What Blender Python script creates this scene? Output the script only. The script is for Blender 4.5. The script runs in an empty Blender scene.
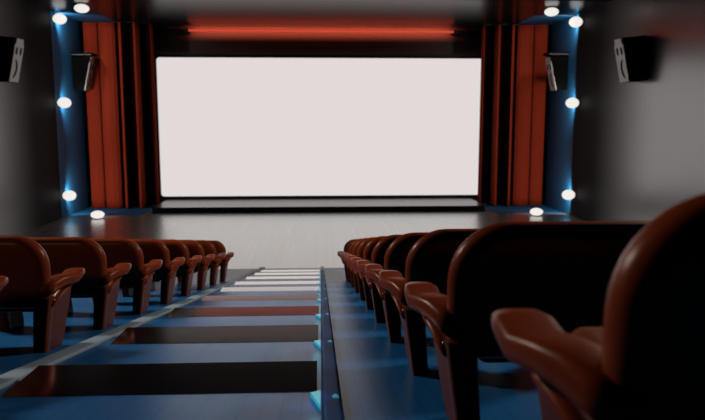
import bpy, bmesh, math
from mathutils import Vector, Matrix
S = bpy.context.scene
C = S.collection
PI = math.pi
S.view_settings.view_transform = 'Standard'
S.view_settings.look = 'None'
S.view_settings.exposure = 0.0
S.view_settings.gamma = 1.0
S.view_settings.use_curve_mapping = False
S.cycles.max_bounces = 6
S.cycles.diffuse_bounces = 0
S.cycles.glossy_bounces = 3
S.cycles.sample_clamp_indirect = 4.0

W = 15.3            # half width of the hall
H = 12.0            # ceiling height above the flat floor
EYE = 5.9
T = math.tan(math.radians(10.41))       # fall of the raked floor
FOOT = (EYE - 1.0) / T                   # where the rake meets the flat floor
def rake(y):
    return EYE - 1.0 - T * y

# ------------------------------------------------------------------ materials
def mat(name, base, rough=0.5, metal=0.0, ior=1.5, noise=None, bump=None, emit=None, strength=0.0,
        spec=0.5, coat=0.0, coat_rough=0.1, sheen=0.0):
    m = bpy.data.materials.new(name); m.use_nodes = True
    nt = m.node_tree; b = nt.nodes['Principled BSDF']
    b.inputs['Base Color'].default_value = (*base, 1)
    b.inputs['Roughness'].default_value = rough
    b.inputs['Metallic'].default_value = metal
    b.inputs['IOR'].default_value = ior
    b.inputs['Specular IOR Level'].default_value = spec
    b.inputs['Coat Weight'].default_value = coat
    b.inputs['Coat Roughness'].default_value = coat_rough
    b.inputs['Sheen Weight'].default_value = sheen
    tc = nt.nodes.new('ShaderNodeTexCoord')
    if noise:
        scale, amount = noise
        n = nt.nodes.new('ShaderNodeTexNoise'); n.inputs['Scale'].default_value = scale
        n.inputs['Detail'].default_value = 4
        nt.links.new(tc.outputs['Object'], n.inputs['Vector'])
        mx = nt.nodes.new('ShaderNodeMix'); mx.data_type = 'RGBA'
        mx.inputs['A'].default_value = (*[c * (1 - amount) for c in base], 1)
        mx.inputs['B'].default_value = (*[min(1, c * (1 + amount)) for c in base], 1)
        nt.links.new(n.outputs['Fac'], mx.inputs['Factor'])
        nt.links.new(mx.outputs['Result'], b.inputs['Base Color'])
        if bump:
            bp = nt.nodes.new('ShaderNodeBump'); bp.inputs['Strength'].default_value = bump
            bp.inputs['Distance'].default_value = 0.01
            nt.links.new(n.outputs['Fac'], bp.inputs['Height'])
            nt.links.new(bp.outputs['Normal'], b.inputs['Normal'])
    if emit:
        b.inputs['Emission Color'].default_value = (*emit, 1)
        b.inputs['Emission Strength'].default_value = strength
    return m

def floor_material(name, c1, c2, cm, metal, ior, r0, r1):
    m = mat(name, c1, r0, metal, ior)
    nt = m.node_tree; b = nt.nodes['Principled BSDF']
    tc = nt.nodes.new('ShaderNodeTexCoord')
    mp = nt.nodes.new('ShaderNodeMapping'); mp.inputs['Rotation'].default_value = (0, 0, PI / 2)
    nt.links.new(tc.outputs['Object'], mp.inputs['Vector'])
    br = nt.nodes.new('ShaderNodeTexBrick')
    br.inputs['Scale'].default_value = 1.0
    br.inputs['Brick Width'].default_value = 8.0
    br.inputs['Row Height'].default_value = 0.12
    br.inputs['Mortar Size'].default_value = 0.004
    br.inputs['Color1'].default_value = (*c1, 1)
    br.inputs['Color2'].default_value = (*c2, 1)
    br.inputs['Mortar'].default_value = (*cm, 1)
    nt.links.new(mp.outputs['Vector'], br.inputs['Vector'])
    nt.links.new(br.outputs['Color'], b.inputs['Base Color'])
    st = nt.nodes.new('ShaderNodeMapping'); st.inputs['Scale'].default_value = (6.0, 0.12, 1)
    nt.links.new(tc.outputs['Object'], st.inputs['Vector'])
    n = nt.nodes.new('ShaderNodeTexNoise'); n.inputs['Scale'].default_value = 1.0; n.inputs['Detail'].default_value = 3
    nt.links.new(st.outputs['Vector'], n.inputs['Vector'])
    mr = nt.nodes.new('ShaderNodeMapRange')
    mr.inputs['To Min'].default_value = r0; mr.inputs['To Max'].default_value = r1
    nt.links.new(n.outputs['Fac'], mr.inputs['Value'])
    nt.links.new(mr.outputs['Result'], b.inputs['Roughness'])
    return m

def wall_material():
    m = mat('dark_satin_wall', (0.006, 0.0055, 0.005), 0.25, 0.0, 3.0, noise=(0.7, 0.12))
    nt = m.node_tree; b = nt.nodes['Principled BSDF']
    tc = nt.nodes.new('ShaderNodeTexCoord'); sx = nt.nodes.new('ShaderNodeSeparateXYZ')
    nt.links.new(tc.outputs['Object'], sx.inputs['Vector'])
    for sock, a, z in (('Specular IOR Level', 0.5, 0.02), ('Roughness', 0.25, 0.6)):
        mr = nt.nodes.new('ShaderNodeMapRange'); mr.interpolation_type = 'SMOOTHSTEP'
        mr.inputs['From Min'].default_value = 30.5; mr.inputs['From Max'].default_value = 38.0
        mr.inputs['To Min'].default_value = a; mr.inputs['To Max'].default_value = z
        nt.links.new(sx.outputs['Y'], mr.inputs['Value']); nt.links.new(mr.outputs['Result'], b.inputs[sock])
    return m

M = dict(
    floor=floor_material('blue_planks', (0.017, 0.20, 0.58), (0.019, 0.215, 0.62), (0.012, 0.15, 0.46), 0.0, 1.22, 0.28, 0.36),
    frontfloor=floor_material('grey_polished_planks', (0.68, 0.70, 0.67), (0.71, 0.73, 0.70), (0.6, 0.62, 0.6), 0.8, 1.8, 0.25, 0.32),
    wall=wall_material(),
    ceiling=mat('dark_satin_ceiling', (0.006, 0.0055, 0.005), 0.25, 0.0, 1.45, noise=(0.7, 0.12)),
    black=mat('matte_black_panel', (0.012, 0.011, 0.010), 0.5, noise=(3, 0.15)),
    blue=mat('blue_band', (0.004, 0.105, 0.25), 0.6, noise=(1.5, 0.1)),
    curtain=mat('red_velour', (0.40, 0.044, 0.018), 0.85, noise=(4, 0.12), bump=0.15, spec=0.08),
    screen=mat('lit_projection_screen', (0.02, 0.02, 0.02), 0.9, emit=(0.755, 0.700, 0.686), strength=1.0, spec=0.0),
    stage=mat('polished_stage_top', (0.03, 0.028, 0.026), 0.26, 0.0, 1.6, noise=(2, 0.1)),
    step=mat('polished_step_plate', (0.74, 0.72, 0.71), 0.12, 1.0, 1.6, noise=(2, 0.03)),
    kerb=mat('dark_blue_gloss_kerb', (0.005, 0.060, 0.26), 0.45, 0.0, 1.2, noise=(5, 0.15), spec=0.1),
    palekerb=mat('pale_blue_grey_strip', (0.45, 0.68, 0.88), 0.5, noise=(5, 0.1)),
    cap=mat('black_rubber_cap', (0.008, 0.008, 0.008), 0.35, noise=(9, 0.1)),
    cyan=mat('cyan_step_lens', (0.02, 0.2, 0.25), 0.3, emit=(0.02, 0.25, 0.31), strength=1.0, noise=(9, 0.05)),
    cyanglint=mat('dim_cyan_glint', (0.02, 0.2, 0.25), 0.3, emit=(0.01, 0.14, 0.20), strength=1.0, noise=(9, 0.05)),
    leather=mat('rust_leather', (0.42, 0.075, 0.020), 0.31, 0.0, 1.4, noise=(14, 0.14), bump=0.08, spec=0.35),
    seatpad=mat('rust_seat_pad', (0.34, 0.085, 0.038), 0.5, 0.0, 1.4, noise=(14, 0.14), bump=0.08),
    panel=mat('dark_rust_panel', (0.20, 0.042, 0.018), 0.4, 0.0, 1.4, noise=(8, 0.15), spec=0.3),
    rivet=mat('bright_rivet', (0.7, 0.68, 0.66), 0.25, 1.0, noise=(20, 0.05)),
    grille=mat('pale_grey_grille', (0.75, 0.71, 0.68), 0.45, 0.2, noise=(9, 0.06)),
    cloth=mat('black_wall_cloth', (0.006, 0.006, 0.006), 0.95, noise=(6, 0.2), spec=0.1),
    brown=mat('dark_brown_wall', (0.07, 0.045, 0.038), 0.6, noise=(3, 0.12)),
    box=mat('black_speaker_box', (0.003, 0.003, 0.003), 0.5, noise=(6, 0.15), spec=0.05),
    edge=mat('pale_lid_highlight', (0.7, 0.68, 0.66), 0.3, 0.9, noise=(9, 0.05)),
    bulb=mat('white_lamp_globe', (0.8, 0.8, 0.8), 0.4, emit=(0.88, 0.84, 0.80), strength=1.0, noise=(5, 0.02)),
    neon=mat('red_tube', (0.5, 0.05, 0.03), 0.4, emit=(0.56, 0.06, 0.03), strength=1.0, noise=(5, 0.02)),
    neonback=mat('red_backing_board', (0.50, 0.085, 0.05), 0.6, noise=(3, 0.08)),
)

# ------------------------------------------------------------------ helpers
def obj(name, bm, m, parent=None, smooth=False, auto=None):
    bmesh.ops.recalc_face_normals(bm, faces=bm.faces[:])
    me = bpy.data.meshes.new(name); bm.to_mesh(me); bm.free()
    me.materials.append(m)
    if smooth:
        for p in me.polygons: p.use_smooth = True
    if auto is not None:
        me.set_sharp_from_angle(angle=math.radians(auto))
    o = bpy.data.objects.new(name, me); C.objects.link(o)
    if parent: o.parent = parent
    return o
def tag(o, label, cat, group=None):
    o['label'] = label; o['category'] = cat
    if group: o['group'] = group
    return o
def thing(name, label, cat, loc=(0, 0, 0), group=None):
    o = bpy.data.objects.new(name, None); C.objects.link(o); o.location = loc
    o.empty_display_size = 0.2
    return tag(o, label, cat, group)
def struct(name, bm, m, parent=None, **k):
    o = obj(name, bm, m, parent, **k)
    if not parent: o['kind'] = 'structure'
    return o
def poly(bm, pts):
    return bm.faces.new([bm.verts.new(p) for p in pts])
def add_box(bm, x0, x1, y0, y1, z0, z1, bev=0.0, seg=2):
    r = bmesh.ops.create_cube(bm, size=1.0)
    for v in r['verts']:
        v.co = Vector(((x0 + x1) / 2 + v.co.x * (x1 - x0), (y0 + y1) / 2 + v.co.y * (y1 - y0), (z0 + z1) / 2 + v.co.z * (z1 - z0)))
    if bev:
        es = list({e for v in r['verts'] for e in v.link_edges})
        bmesh.ops.bevel(bm, geom=es, offset=bev, segments=seg, profile=0.5, affect='EDGES')
def box(*a, **k):
    bm = bmesh.new(); add_box(bm, *a, **k); return bm
def loft(rings, cap=True, closed=True):
    bm = bmesh.new(); vs = [[bm.verts.new(p) for p in r] for r in rings]
    n = len(rings[0])
    for a, b in zip(vs, vs[1:]):
        for i in range(n if closed else n - 1):
            j = (i + 1) % n
            bm.faces.new((a[i], a[j], b[j], b[i]))
    if cap:
        bm.faces.new(vs[0]); bm.faces.new(vs[-1])
    return bm
def copy_tree(o, parent=None):
    c = o.copy(); C.objects.link(c); c.parent = parent
    for ch in list(o.children): copy_tree(ch, c)
    return c

# ------------------------------------------------------------------ the room shell
Y0, Y1 = -7.0, 47.9
bm = bmesh.new()
prof = [(Y0, rake(Y0)), (FOOT, 0.0), (Y1, 0.0)]
a = [bm.verts.new((-W, y, z)) for y, z in prof]; b = [bm.verts.new((W, y, z)) for y, z in prof]
for i in range(2): bm.faces.new((a[i], b[i], b[i + 1], a[i + 1]))
fl = struct('floor', bm, M['floor']); fl.data.materials.append(M['frontfloor'])
for p in fl.data.polygons:
    if p.center.y > FOOT: p.material_index = 1
bm = bmesh.new(); poly(bm, [(-W, Y0, H), (W, Y0, H), (W, 36.5, H), (-W, 36.5, H)]); poly(bm, [(-W, 36.5, H), (W, 36.5, H), (W, Y1, H), (-W, Y1, H)])
ce = struct('ceiling', bm, M['cloth']); ce.data.materials.append(M['ceiling'])
for p in ce.data.polygons:
    if p.center.y > 36.5: p.material_index = 1
for nm, s in (('wall_left', -1), ('wall_right', 1)):
    bm = bmesh.new()
    poly(bm, [(s * W, Y0, rake(Y0)), (s * W, FOOT, 0), (s * W, Y1, 0), (s * W, Y1, H), (s * W, Y0, H)])
    struct(nm, bm, M['wall'])
bm = bmesh.new(); poly(bm, [(-W, Y1, 0), (W, Y1, 0), (W, Y1, H), (-W, Y1, H)])
struct('wall_front', bm, M['brown'])
bm = bmesh.new(); poly(bm, [(-W, Y0, rake(Y0)), (W, Y0, rake(Y0)), (W, Y0, H), (-W, Y0, H)])
struct('wall_back', bm, M['cloth'])

# blue band round the end of the hall (walls, ceiling, floor)
k = 0
for s in (-1, 1):
    for bx_ in ((W - 0.02, W, 40.9, 45.6, 0.03, H - 0.03), (12.9, W - 0.02, 41.6, 45.6, H - 0.02, H),
                (10.9, W - 0.02, 41.9, 45.6, 0.0, 0.015)):
        x0, x1 = sorted((s * bx_[0], s * bx_[1])); k += 1
        struct('trim_%d' % k, box(x0, x1, *bx_[2:]), M['blue'])
# black return panels beside the recess that holds the screen
for s in (-1, 1):
    k += 1
    x0, x1 = sorted((s * 11.55, s * 11.75))
    struct('trim_%d' % k, box(x0, x1, 46.0, Y1, 0, H - 0.02), M['black'])

# stage
st = thing('stage', 'low black stage with a polished top in front of the big screen', 'stage', (0, 42.95, 0))
SY = 42.95
obj('stage_front', box(-10.5, 10.5, 0, 0.15, 0, 0.33, bev=0.015), M['black'], st)
obj('stage_top', box(-10.5, 10.5, 0.0, Y1 - SY - 0.02, 0.33, 0.35, bev=0.008), M['stage'], st)
obj('stage_base', box(-10.45, 10.45, 0.15, Y1 - SY - 0.02, 0, 0.33), M['black'], st)

# ------------------------------------------------------------------ the screen
def rr_ring(w, z0, z1, rt, rb, y, inset=0.0, n=8, x0=0.0):
    """rounded rectangle ring in the x-z plane"""
    hw = w / 2 - inset; zb = z0 + inset; zt = z1 - inset
    rt = max(rt - inset, 0.004); rb = max(rb - inset, 0.004)
    pts = []
    for cx, cz, r, a0 in ((hw - rt, zt - rt, rt, 0), (-hw + rt, zt - rt, rt, PI / 2), (-hw + rb, zb + rb, rb, PI), (hw - rb, zb + rb, rb, 1.5 * PI)):
        for i in range(n + 1):
            t = a0 + PI / 2 * i / n
            pts.append((x0 + cx + r * math.cos(t), y, cz + r * math.sin(t)))
    return pts
SD = 47.59
sc = thing('cinema_screen', 'huge glowing white cinema screen hanging above the low stage', 'screen', (0.13, SD, 0.56))
o = -0.56
sz0, sz1 = EYE - 5.37, EYE + 4.04
obj('screen_panel', loft([rr_ring(22.16, sz0 + o, sz1 + o, 0.22, 0.22, 0.0), rr_ring(22.16, sz0 + o, sz1 + o, 0.22, 0.22, 0.06)]), M['screen'], sc)
outer = [rr_ring(22.7, sz0 - 0.17 + o, sz1 + 0.2 + o, 0.25, 0.12, y) for y in (-0.12, 0.12)]
inner = [rr_ring(22.18, sz0 - 0.01 + o, sz1 + 0.01 + o, 0.22, 0.22, y) for y in (-0.12, 0.12)]
obj('screen_frame', loft([outer[0], outer[1], inner[1], inner[0], outer[0]], cap=False), M['black'], sc, auto=30)

# red tube lamp above the screen
rl = thing('red_tube_lamp', 'long red glowing tube lamp running above the white screen', 'lamp', (0.2, 46.9, EYE + 5.74))
def tube_x(x0, x1, r, y=0, z=0, n=16):
    return loft([[(x, y + r * math.cos(2 * PI * i / n), z + r * math.sin(2 * PI * i / n)) for i in range(n)] for x in (x0, x1)])
obj('tube', tube_x(-8.85, 8.85, 0.07), M['neon'], rl, smooth=True, auto=40)
for x in (-8.95, 8.95):
    obj('tube_socket', box(x - 0.12, x + 0.12, -0.12, 0.95, -0.12, 0.12, bev=0.03), M['black'], rl)
obj('lamp_housing', box(-9.0, 9.0, 0.06, 0.12, -0.05, 0.05, bev=0.015), M['neon'], rl)

# ------------------------------------------------------------------ curtains
def curtain(s):
    t = thing('stage_curtain', 'red pleated curtain hanging to the %s of the screen' % ('left' if s < 0 else 'right'), 'curtain', (s * 15.0, 45.55, 0.0), 'red curtains flanking the screen')
    # two broad soft pleats beside the wall, then deep narrow ridges towards the screen
    key = [(0.0, -0.10), (0.2, -0.16), (0.45, -0.22), (0.7, -0.16), (0.84, -0.10), (0.90, 0.05), (0.96, -0.10), (1.2, -0.22), (1.5, -0.30), (1.8, -0.26), (2.0, -0.16),
           (2.08, 0.7), (2.16, 0.75), (2.22, -0.2), (2.36, -0.46), (2.46, -0.48), (2.54, -0.2), (2.60, 0.9), (2.85, 1.05), (3.08, 0.9), (3.14, -0.18), (3.28, -0.46),
           (3.37, -0.48), (3.45, -0.2), (3.52, 0.9), (3.8, 1.05), (4.0, 0.9), (4.06, 0.35), (4.15, 0.25), (4.22, 0.3), (4.27, 0.4)]
    pts = []
    for (xa, ya), (xb, yb) in zip(key, key[1:]):
        for u in range(4):
            f_ = u / 4; g = f_ * f_ * (3 - 2 * f_)
            pts.append((-s * (xa + (xb - xa) * f_), ya + (yb - ya) * g))
    pts.append((-s * key[-1][0], key[-1][1]))
    z1 = 11.92
    zs = [0.05, 0.6, 3, 6, 9, 11.4, z1]
    rings = []
    for z in zs:
        fl = 1.0 + 0.10 * (1 - z / z1)
        rings.append([(px, py * fl, z) for px, py in pts])
    bm = loft(rings, cap=False, closed=False)
    o = obj('curtain_cloth', bm, M['curtain'], t, smooth=True, auto=60)
    md = o.modifiers.new('thick', 'SOLIDIFY'); md.thickness = 0.03
    x0, x1 = sorted((0.1 * s, -s * 4.25))
    obj('curtain_rail', tube_x(x0, x1, 0.035, 0.0, 11.95), M['black'], t, smooth=True, auto=40)
curtain(-1); curtain(1)

# ------------------------------------------------------------------ round lamps about the blue band
def lamp(name, label, pos, axis, group, E, flat=False):
    """a globe on a short stem and rose; axis points from the surface into the room"""
    t = thing(name, label, 'lamp', pos, group)
    ax = Vector(axis); q = Vector((0, 0, 1)).rotation_difference(ax)
    bm = bmesh.new(); bmesh.ops.create_uvsphere(bm, u_segments=24, v_segments=14, radius=0.31)
    bmesh.ops.scale(bm, verts=bm.verts[:], vec=(1.25, 1.25, 0.75) if flat else (1, 1, 1.25))
    bmesh.ops.translate(bm, verts=bm.verts[:], vec=(0, 0, 0.26 if flat else 0.42)); bmesh.ops.rotate(bm, verts=bm.verts[:], cent=(0, 0, 0), matrix=q.to_matrix())
    obj('lamp_globe', bm, M['bulb'], t, smooth=True)
    bm = bmesh.new(); bmesh.ops.create_cone(bm, cap_ends=True, segments=28, radius1=0.22, radius2=0.20, depth=0.05)
    bmesh.ops.translate(bm, verts=bm.verts[:], vec=(0, 0, 0.025)); bmesh.ops.rotate(bm, verts=bm.verts[:], cent=(0, 0, 0), matrix=q.to_matrix())
    obj('lamp_base', bm, M['black'], t, smooth=True, auto=40)
    ld = bpy.data.lights.new('lamp_glow', 'SPOT'); ld.energy = E; ld.color = (1.0, 0.93, 0.88); ld.shadow_soft_size = 0.25
    ld.spot_size = math.radians(165); ld.spot_blend = 0.5
    lo = bpy.data.objects.new('lamp_glow', ld); C.objects.link(lo); lo.location = Vector(pos) + ax * 0.38 + Vector((0, 0.45, 0))
    lo.rotation_euler = (Vector((0, 1, 0)) - 0.25 * ax).to_track_quat('-Z', 'Y').to_euler()
LE = 190
for s, side in ((-1, 'left'), (1, 'right')):
    ly = 41.2 if s < 0 else 40.2
    for z, w in ((EYE + (5.69 if s < 0 else 5.57) - 0.05, 'highest'), (EYE + 0.88, 'middle one'), (EYE - 4.57, 'lowest')):
        lamp('wall_lamp', 'round white lamp on the %s wall, %s of its three' % (side, w), (s * W, ly, z), (-s, 0, 0), 'round lamps on the side walls', LE)
    lamp('ceiling_light', 'round white lamp under the ceiling above the %s curtain' % side, (s * (12.75 if s < 0 else 12.9), 38.6, H), (0, 0, -1), 'round lamps under the ceiling', LE * 0.12, True)
    lamp('floor_light', 'round white lamp on the floor before the %s curtain' % side, (s * 13.1, 40.6, 0.0), (0, 0, 1), 'round lamps on the floor', LE * 0.12, True)

# ------------------------------------------------------------------ wall speakers
def speaker(s, y, label, capped):
    t = thing('wall_speaker', label, 'speaker', (s * W, y, EYE + 1.68), 'wall speakers')
    # outline of the cheek (distance from wall, height); the front leans over, facing down into the hall
    o = [(0.02, 0.05), (0.68, 0.0), (1.14, 2.05), (0.02, 2.15)]
    dep = 1.05
    bm = loft([[(-s * x, yy, z) for x, z in o] for yy in (0.0, dep)])
    bmesh.ops.bevel(bm, geom=bm.edges[:], offset=0.035, segments=2, affect='EDGES')
    obj('speaker_box', bm, M['box'], t, auto=35, smooth=True)
    # grille on the leaning front: u along the wall, v up the lean
    b0 = Vector((-s * 0.68, 0, 0.0)); vdir = (Vector((-s * 1.14, 0, 2.05)) - b0); Lv = vdir.length; vdir.normalize()
    nrm = Vector((-s * vdir.z, 0, 0.0)) + Vector((0, 0, -abs(vdir.x))); nrm.normalize()
    def P(u, v, h): return b0 + vdir * v + Vector((0, u, 0)) + nrm * h
    g = [(0.04, 0.03), (dep - 0.04, 0.03), (dep - 0.04, Lv - 0.32), (dep - 0.16, Lv - 0.22), (dep - 0.16, Lv - 0.02), (0.16, Lv - 0.02), (0.16, Lv - 0.22), (0.04, Lv - 0.32)]
    gr = obj('speaker_grille', loft([[P(u, v, h) for u, v in g] for h in (0.004, 0.05)]), M['grille'], t)
    def slot(uc, v0, v1, r, bow=0.0, n=10):
        L = [];R = []
        for i in range(n + 1):
            f = i / n; v = v0 + (v1 - v0) * f; c = uc + bow * (1 - (2 * f - 1) ** 2)
            w = r * max(0.25, math.sqrt(max(0, 1 - abs(2 * f - 1) ** 6)))
            L.append((c - w, v)); R.append((c + w, v))
        ring = L + R[::-1]
        obj('speaker_slot', loft([[P(u, v, h) for u, v in ring] for h in (0.02, 0.056)]), M['box'], gr)
    slot(0.30, Lv - 0.78, Lv - 0.42, 0.10); slot(0.74, Lv - 0.78, Lv - 0.42, 0.10)
    slot(0.34, 0.2, Lv - 0.98, 0.10, 0.24)
    if capped:
        bm = box(*sorted((-s * 0.0, -s * 1.26)), -0.06, dep + 0.06, 2.17, 2.32, bev=0.02)
        lid = obj('speaker_lid', bm, M['box'], t)
        obj('lid_highlight', box(*sorted((-s * 0.06, -s * 1.24)), -0.09, -0.062, 2.165, 2.215), M['edge'], lid)  # pale strip puts the lamp-lit rim highlight on the lid as a part
    obj('wall_bracket', box(*sorted((0.0, -s * 0.06)), 0.3, 0.75, 0.5, 1.5), M['box'], t)
speaker(-1, 33.4, 'black speaker with pale slotted face, nearer one on the left wall', False)
speaker(1, 32.1, 'black speaker with pale slotted face, nearer one on the right wall', False)
speaker(-1, 43.9, 'black lidded speaker overlapping the left curtain', True)
speaker(1, 42.2, 'black lidded speaker overlapping the right curtain', True)

# ------------------------------------------------------------------ aisle: kerbs, steps, step lights
def kerb(name, x0, x1, y0, y1, h, label, m, r, capl, capsc):
    t = thing(name, label, 'kerb', (0, y0, rake(y0)))
    def sec(y, sc=1.0):
        pts = []
        z = rake(y) - rake(y0); yy = y - y0
        pts.append((x0, yy, z))
        for cx, a0 in ((x0 + r, PI), (x1 - r, PI / 2)):
            for i in range(6):
                a_ = a0 - (PI / 2) * i / 5
                pts.append((cx + r * math.cos(a_), yy, z + h * sc - r + r * math.sin(a_)))
        pts.append((x1, yy, z))
        return pts
    obj('kerb_body', loft([sec(y0), sec(y1)]), m, t, smooth=True, auto=40)
    obj('end_cap', loft([sec(y1), sec(y1 + 0.2, capsc), sec(y1 + capl - 0.2, capsc), sec(y1 + capl, 0.8)]), M['cap'], t, smooth=True, auto=50)
    return t
kr = kerb('aisle_kerb', 0.0, 0.125, 1.6, 23.0, 0.055, 'dark blue glossy kerb strip with glowing reflection spots along the right of the steps', M['kerb'], 0.03, 3.0, 1.9)  # long black cap also paints in the dark reflection on the kerb's far end
kl = kerb('aisle_kerb', -2.38, -2.2, 1.6, 25.9, 0.03, 'pale grey blue kerb strip between steps and left seats', M['palekerb'], 0.012, 0.9, 2.4)

steps = [4.36, 6.65, 9.12, 11.62, 13.9, 16.2, 18.7, 21.1, 23.4]
deps = [0.60, 0.58, 0.48, 0.38, 0.37, 0.33, 0.32, 0.32, 0.32]
looks = ['near-black polished step, nearest and widest in the photo', 'dark brown polished step, second up from the picture bottom',
         'dull pink polished step, third from the nearest', 'pinkish white polished step, fourth from the nearest', 'white polished step, fifth from the nearest',
         'white polished step, sixth from the nearest', 'pale polished step, third from the far end of the aisle',
         'pale polished step, second from the far end of the aisle', 'pale polished step at the far foot of the aisle']
for y, d, lb in zip(steps, deps, looks):
    z0 = rake(y); t = T * d
    bm = loft([[(x, -0.02, 0.006), (x, d, 0.006 - 0.023 * d), (x, d, -t), (x, -0.02, T * 0.02 + 0.001)] for x in (-2.08, -0.03)])
    o = obj('aisle_step', bm, M['step']); o.location = (0, y, z0)
    tag(o, lb, 'step', 'steps down the aisle')
ords = ['nearest', 'second', 'third', 'fourth', 'fifth', 'sixth', 'seventh', 'eighth', 'farthest']
for y, w in zip(steps, ords):
    yl = y - 0.52
    t = thing('step_light', 'small cyan wedge light on the kerb, %s' % (w + ' along the aisle' if w in ('nearest', 'farthest') else w + ' along from the nearest'), 'light', (0, yl, rake(yl)), 'cyan step lights')
    # wedge lens: a triangle lying between the step end and the kerb
    tri = [(-0.07, 0.36), (-0.006, 0.42), (-0.006, 0.0)]
    bm = loft([[(x, yy, 0.002 - T * yy) for x, yy in tri], [(x, yy, 0.03 - T * yy) for x, yy in tri]])
    obj('light_lens', bm, M['cyan'], t)
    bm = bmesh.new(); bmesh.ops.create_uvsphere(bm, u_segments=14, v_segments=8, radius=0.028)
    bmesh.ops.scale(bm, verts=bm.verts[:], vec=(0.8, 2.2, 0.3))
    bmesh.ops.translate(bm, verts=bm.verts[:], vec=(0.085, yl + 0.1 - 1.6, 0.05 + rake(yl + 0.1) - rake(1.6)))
    obj('kerb_glint', bm, M['cyanglint'], kr, smooth=True)  # glowing spot put in for the step light's reflection on the kerb top
    ld = bpy.data.lights.new('step_glow', 'POINT'); ld.energy = 0.16; ld.color = (0.12, 0.72, 1.0); ld.shadow_soft_size = 0.04
    lo = bpy.data.objects.new('step_glow', ld); C.objects.link(lo); lo.location = (-0.04, yl + 0.15, rake(yl + 0.15) + 0.14)

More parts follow.
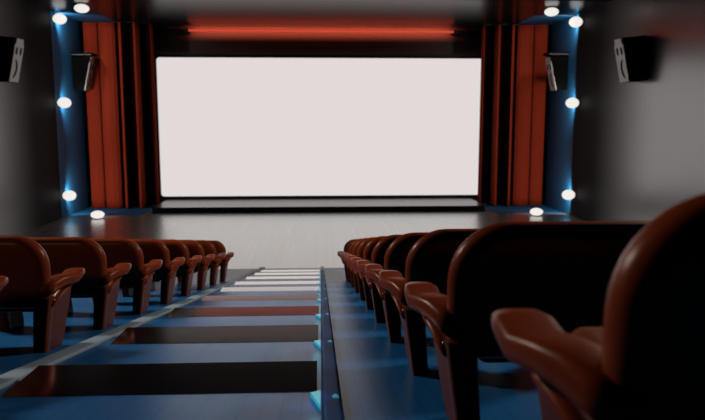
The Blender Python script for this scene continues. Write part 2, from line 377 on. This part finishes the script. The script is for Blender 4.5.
# ------------------------------------------------------------------ seats
SW = 1.32
def make_seat():
    """local frame: aisle-side edge of the back at x=0, seat runs to +x; y forward from the rear of the back; floor at z=0 (rake handled by parts)"""
    t = thing('cinema_chair', '', 'chair')
    xc = SW / 2
    # backrest: rounded shell, softly domed
    lay = [(0.012, 0.075), (0.0, 0.10), (0.004, 0.055), (0.022, 0.022), (0.055, 0.004), (0.10, 0.0), (0.135, 0.012), (0.16, 0.04), (0.17, 0.09)]
    lay = [(0.0, 0.16), (0.003, 0.085), (0.02, 0.04), (0.05, 0.012), (0.09, 0.0), (0.13, 0.010), (0.165, 0.04), (0.18, 0.10), (0.182, 0.16)]
    rings = []
    for y, ins in lay:
        ring = rr_ring(SW, 0.39, 1.085, 0.29, 0.05, y, ins, n=10, x0=xc)
        # slight recline and wrap
        rings.append([(x, yy + (0.75 - z) * 0.07, z) for x, yy, z in ring])
    obj('backrest', loft(rings), M['leather'], t, smooth=True)
    # seat cushion
    def rrxz(z0, z1, y, ins=0.0, r=0.07):
        return rr_ring(SW - 0.34, z0, z1, r, r, y, ins, n=5, x0=xc)
    cz = lambda y: 0.47 + 0.06 * y
    rings = []
    for y, ins in ((0.17, 0.02), (0.2, 0.0), (0.5, 0.0), (0.75, 0.0), (0.82, 0.015), (0.86, 0.05), (0.87, 0.075)):
        rings.append(rrxz(cz(y) - 0.10 - 0.05, cz(y) + 0.03, y, ins))
    obj('seat_cushion', loft(rings), M['seatpad'], t, smooth=True, auto=60)
    for side in (0, 1):
        mx = (lambda x: x) if side == 0 else (lambda x: SW - x)
        # padded armrest: sections along y, rises to a drooping round tip, overhangs the aisle
        secs = [(0.02, 0.575, 0.050, 0.07, 0.10), (0.10, 0.595, 0.045, 0.078, 0.115), (0.20, 0.640, 0.034, 0.084, 0.115), (0.32, 0.690, 0.030, 0.09, 0.108), (0.45, 0.732, 0.026, 0.094, 0.10), (0.56, 0.755, 0.022, 0.092, 0.09), (0.64, 0.757, 0.020, 0.082, 0.075), (0.695, 0.747, 0.020, 0.06, 0.052), (0.72, 0.737, 0.02, 0.025, 0.02)]
        rings = []
        for y, zc, xo, hw, hh in secs:
            zc -= (0.0 if y < 0.15 else min(1, (y - 0.15) / 0.3)) * 0.125; y *= 0.91; xo -= 0.085 * min(1, y / 0.4)
            ring = []
            for i in range(20):
                a_ = 2 * PI * i / 20; c, s_ = math.cos(a_), math.sin(a_)
                ex = 0.6
                px = math.copysign(abs(c) ** ex, c) * hw; pz = math.copysign(abs(s_) ** ex, s_) * hh * 0.5
                ring.append((mx(xo + px), y, zc + pz))
            rings.append(ring)
        ar = obj('armrest', loft(rings), M['leather'], t, smooth=True)
        # rolled edge under the pad
        rings = []
        for y, zc, r in ((0.10, 0.45, 0.015), (0.16, 0.50, 0.024), (0.28, 0.58, 0.027), (0.42, 0.645, 0.026), (0.54, 0.685, 0.02), (0.62, 0.70, 0.01)):
            zc -= min(1, y / 0.45) * 0.125; y *= 0.91
            rings.append([(mx(0.02 - 0.06 * min(1, y / 0.4) + 1.5 * r * math.cos(2 * PI * i / 12)), y + r * 0.4 * math.sin(2 * PI * i / 12), zc + r * math.sin(2 * PI * i / 12)) for i in range(12)])
        obj('armrest_roll', loft(rings), M['leather'], ar, smooth=True)
        # side panel that carries the armrest, leaning in towards its foot
        outl = [(0.11, 0.0), (0.52, 0.0), (0.545, 0.06), (0.60, 0.38), (0.615, 0.575), (0.50, 0.56), (0.37, 0.535), (0.24, 0.50), (0.10, 0.44), (0.06, 0.36)]
        def px(z): return 0.115 - 0.10 * min(1, max(0, z) / 0.5)
        drop = lambda y: -T * y
        rings = [[(mx(px(z) + dx), y, z + drop(y) * max(0, 1 - z / 0.4)) for y, z in outl] for dx in (-0.025, 0.045)]
        bm = loft(rings)
        es = [e for e in bm.edges if abs(e.verts[0].co.x - e.verts[1].co.x) < 0.06 and (e.verts[0].index // len(outl)) == (e.verts[1].index // len(outl))]
        pn = obj('side_panel', bm, M['panel'], t)
        md = pn.modifiers.new('round', 'BEVEL'); md.width = 0.012; md.segments = 2; md.limit_method = 'ANGLE'
        # rear leg under the back
        rings = []
        for z, w, d in ((-0.005, 0.055, 0.06), (0.2, 0.062, 0.075), (0.42, 0.07, 0.08), (0.5, 0.07, 0.07)):
            xm = 0.12 - 0.05 * z / 0.45
            rings.append([(mx(xm + w * cx_), 0.09 + d * cy_ , z + (drop(0.09 + d * cy_) if z < 0.1 else 0)) for cx_, cy_ in ((-1, -0.8), (-0.8, -1), (0.8, -1), (1, -0.8), (1, 0.8), (0.8, 1), (-0.8, 1), (-1, 0.8))])
        obj('leg', loft(rings), M['panel'], t, smooth=True, auto=50)
        bm = bmesh.new(); bmesh.ops.create_uvsphere(bm, u_segments=10, v_segments=6, radius=0.012)
        bmesh.ops.translate(bm, verts=bm.verts[:], vec=(mx(px(0.45) - 0.027), 0.14, 0.46))
        obj('rivet', bm, M['rivet'], pn, smooth=True)
    return t
proto = make_seat()
ordn = ['first', 'second', 'third', 'fourth', 'fifth', 'sixth', 'seventh', 'eighth', 'ninth', 'tenth', 'eleventh']
first = True
for k in range(11):
    for s in (1, -1):
        if s < 0 and k < 2: continue
        o = proto if first else copy_tree(proto)
        first = False
        y = (1.50 if k else 1.44) + 1.64 * k if s > 0 else 1.24 + 1.64 * k
        x = (0.615 if k else 0.67) if s > 0 else -2.47 - SW
        o.location = (x, y, rake(y))
        o.scale = (1, 1, 1.022 if k == 0 else 1)
        n = k if s > 0 else k - 2
        side = 'right' if s > 0 else 'left'
        last = (k == 10)
        if n == 0: w = 'nearest the viewer'
        elif last: w = 'the farthest of its row'
        else: w = '%s from the nearest' % ordn[n]
        o['label'] = 'rust red padded cinema chair %s of the aisle, %s' % (side, w)
        o['group'] = 'cinema seats down the %s of the aisle' % side

# ------------------------------------------------------------------ added fill spots, then the tube lamp's glow
def spot(name, loc, target, E, col, size, angle=100, blend=0.6):
    ld = bpy.data.lights.new(name, 'SPOT'); ld.energy = E; ld.color = col; ld.shadow_soft_size = size
    ld.spot_size = math.radians(angle); ld.spot_blend = blend
    o = bpy.data.objects.new(name, ld); C.objects.link(o); o.location = loc
    o.rotation_euler = (Vector(target) - Vector(loc)).to_track_quat('-Z', 'Y').to_euler()
HE = 2500
spot('added_seat_spot', (-10.5, 13.5, 11.6), (1.5, 5.0, 4.5), HE, (1.0, 0.80, 0.66), 0.9)  # this and the next: added without fixtures, unseen, to light seats and floor
spot('added_seat_spot', (10.5, 13.5, 11.6), (-3.0, 8.0, 4.0), HE, (1.0, 0.80, 0.66), 0.9)
spot('added_rear_spot', (-8.5, -5.5, 10.5), (-4.6, 10.0, 3.6), 230, (1.0, 0.70, 0.52), 0.4, 34, 0.8)  # added unseen behind the camera to lift the left seat backs from black
# red light thrown by the tube lamp on to its board and the ceiling
ld = bpy.data.lights.new('tube_glow', 'AREA'); ld.shape = 'RECTANGLE'; ld.size = 17.6; ld.size_y = 0.1; ld.energy = 520; ld.color = (1.0, 0.17, 0.09)
o = bpy.data.objects.new('tube_glow', ld); C.objects.link(o); o.location = (0.2, 47.06, EYE + 5.74); o.rotation_euler = (PI / 2 + 0.95, 0, 0)

w = bpy.data.worlds.new('dark'); S.world = w; w.use_nodes = True
w.node_tree.nodes['Background'].inputs['Color'].default_value = (0, 0, 0, 1)

# ------------------------------------------------------------------ camera
cam = bpy.data.cameras.new('camera'); co = bpy.data.objects.new('camera', cam); C.objects.link(co)
f = 685.0
cam.sensor_fit = 'HORIZONTAL'; cam.sensor_width = 36.0; cam.lens = f / 705 * 36.0
cam.clip_start = 0.02; cam.clip_end = 200
th = math.atan(32.5 / f); p = math.radians(7.65)
F = Vector((math.sin(th) * math.cos(p), math.cos(th) * math.cos(p), -math.sin(p)))
R = Vector((math.cos(th), -math.sin(th), 0)); U = R.cross(F)
mw = Matrix((R, U, -F)).transposed().to_4x4(); mw.translation = Vector((0, 0, EYE))
co.matrix_world = mw
cam.dof.use_dof = True; cam.dof.focus_distance = 7.0; cam.dof.aperture_fstop = 2.0
S.camera = co
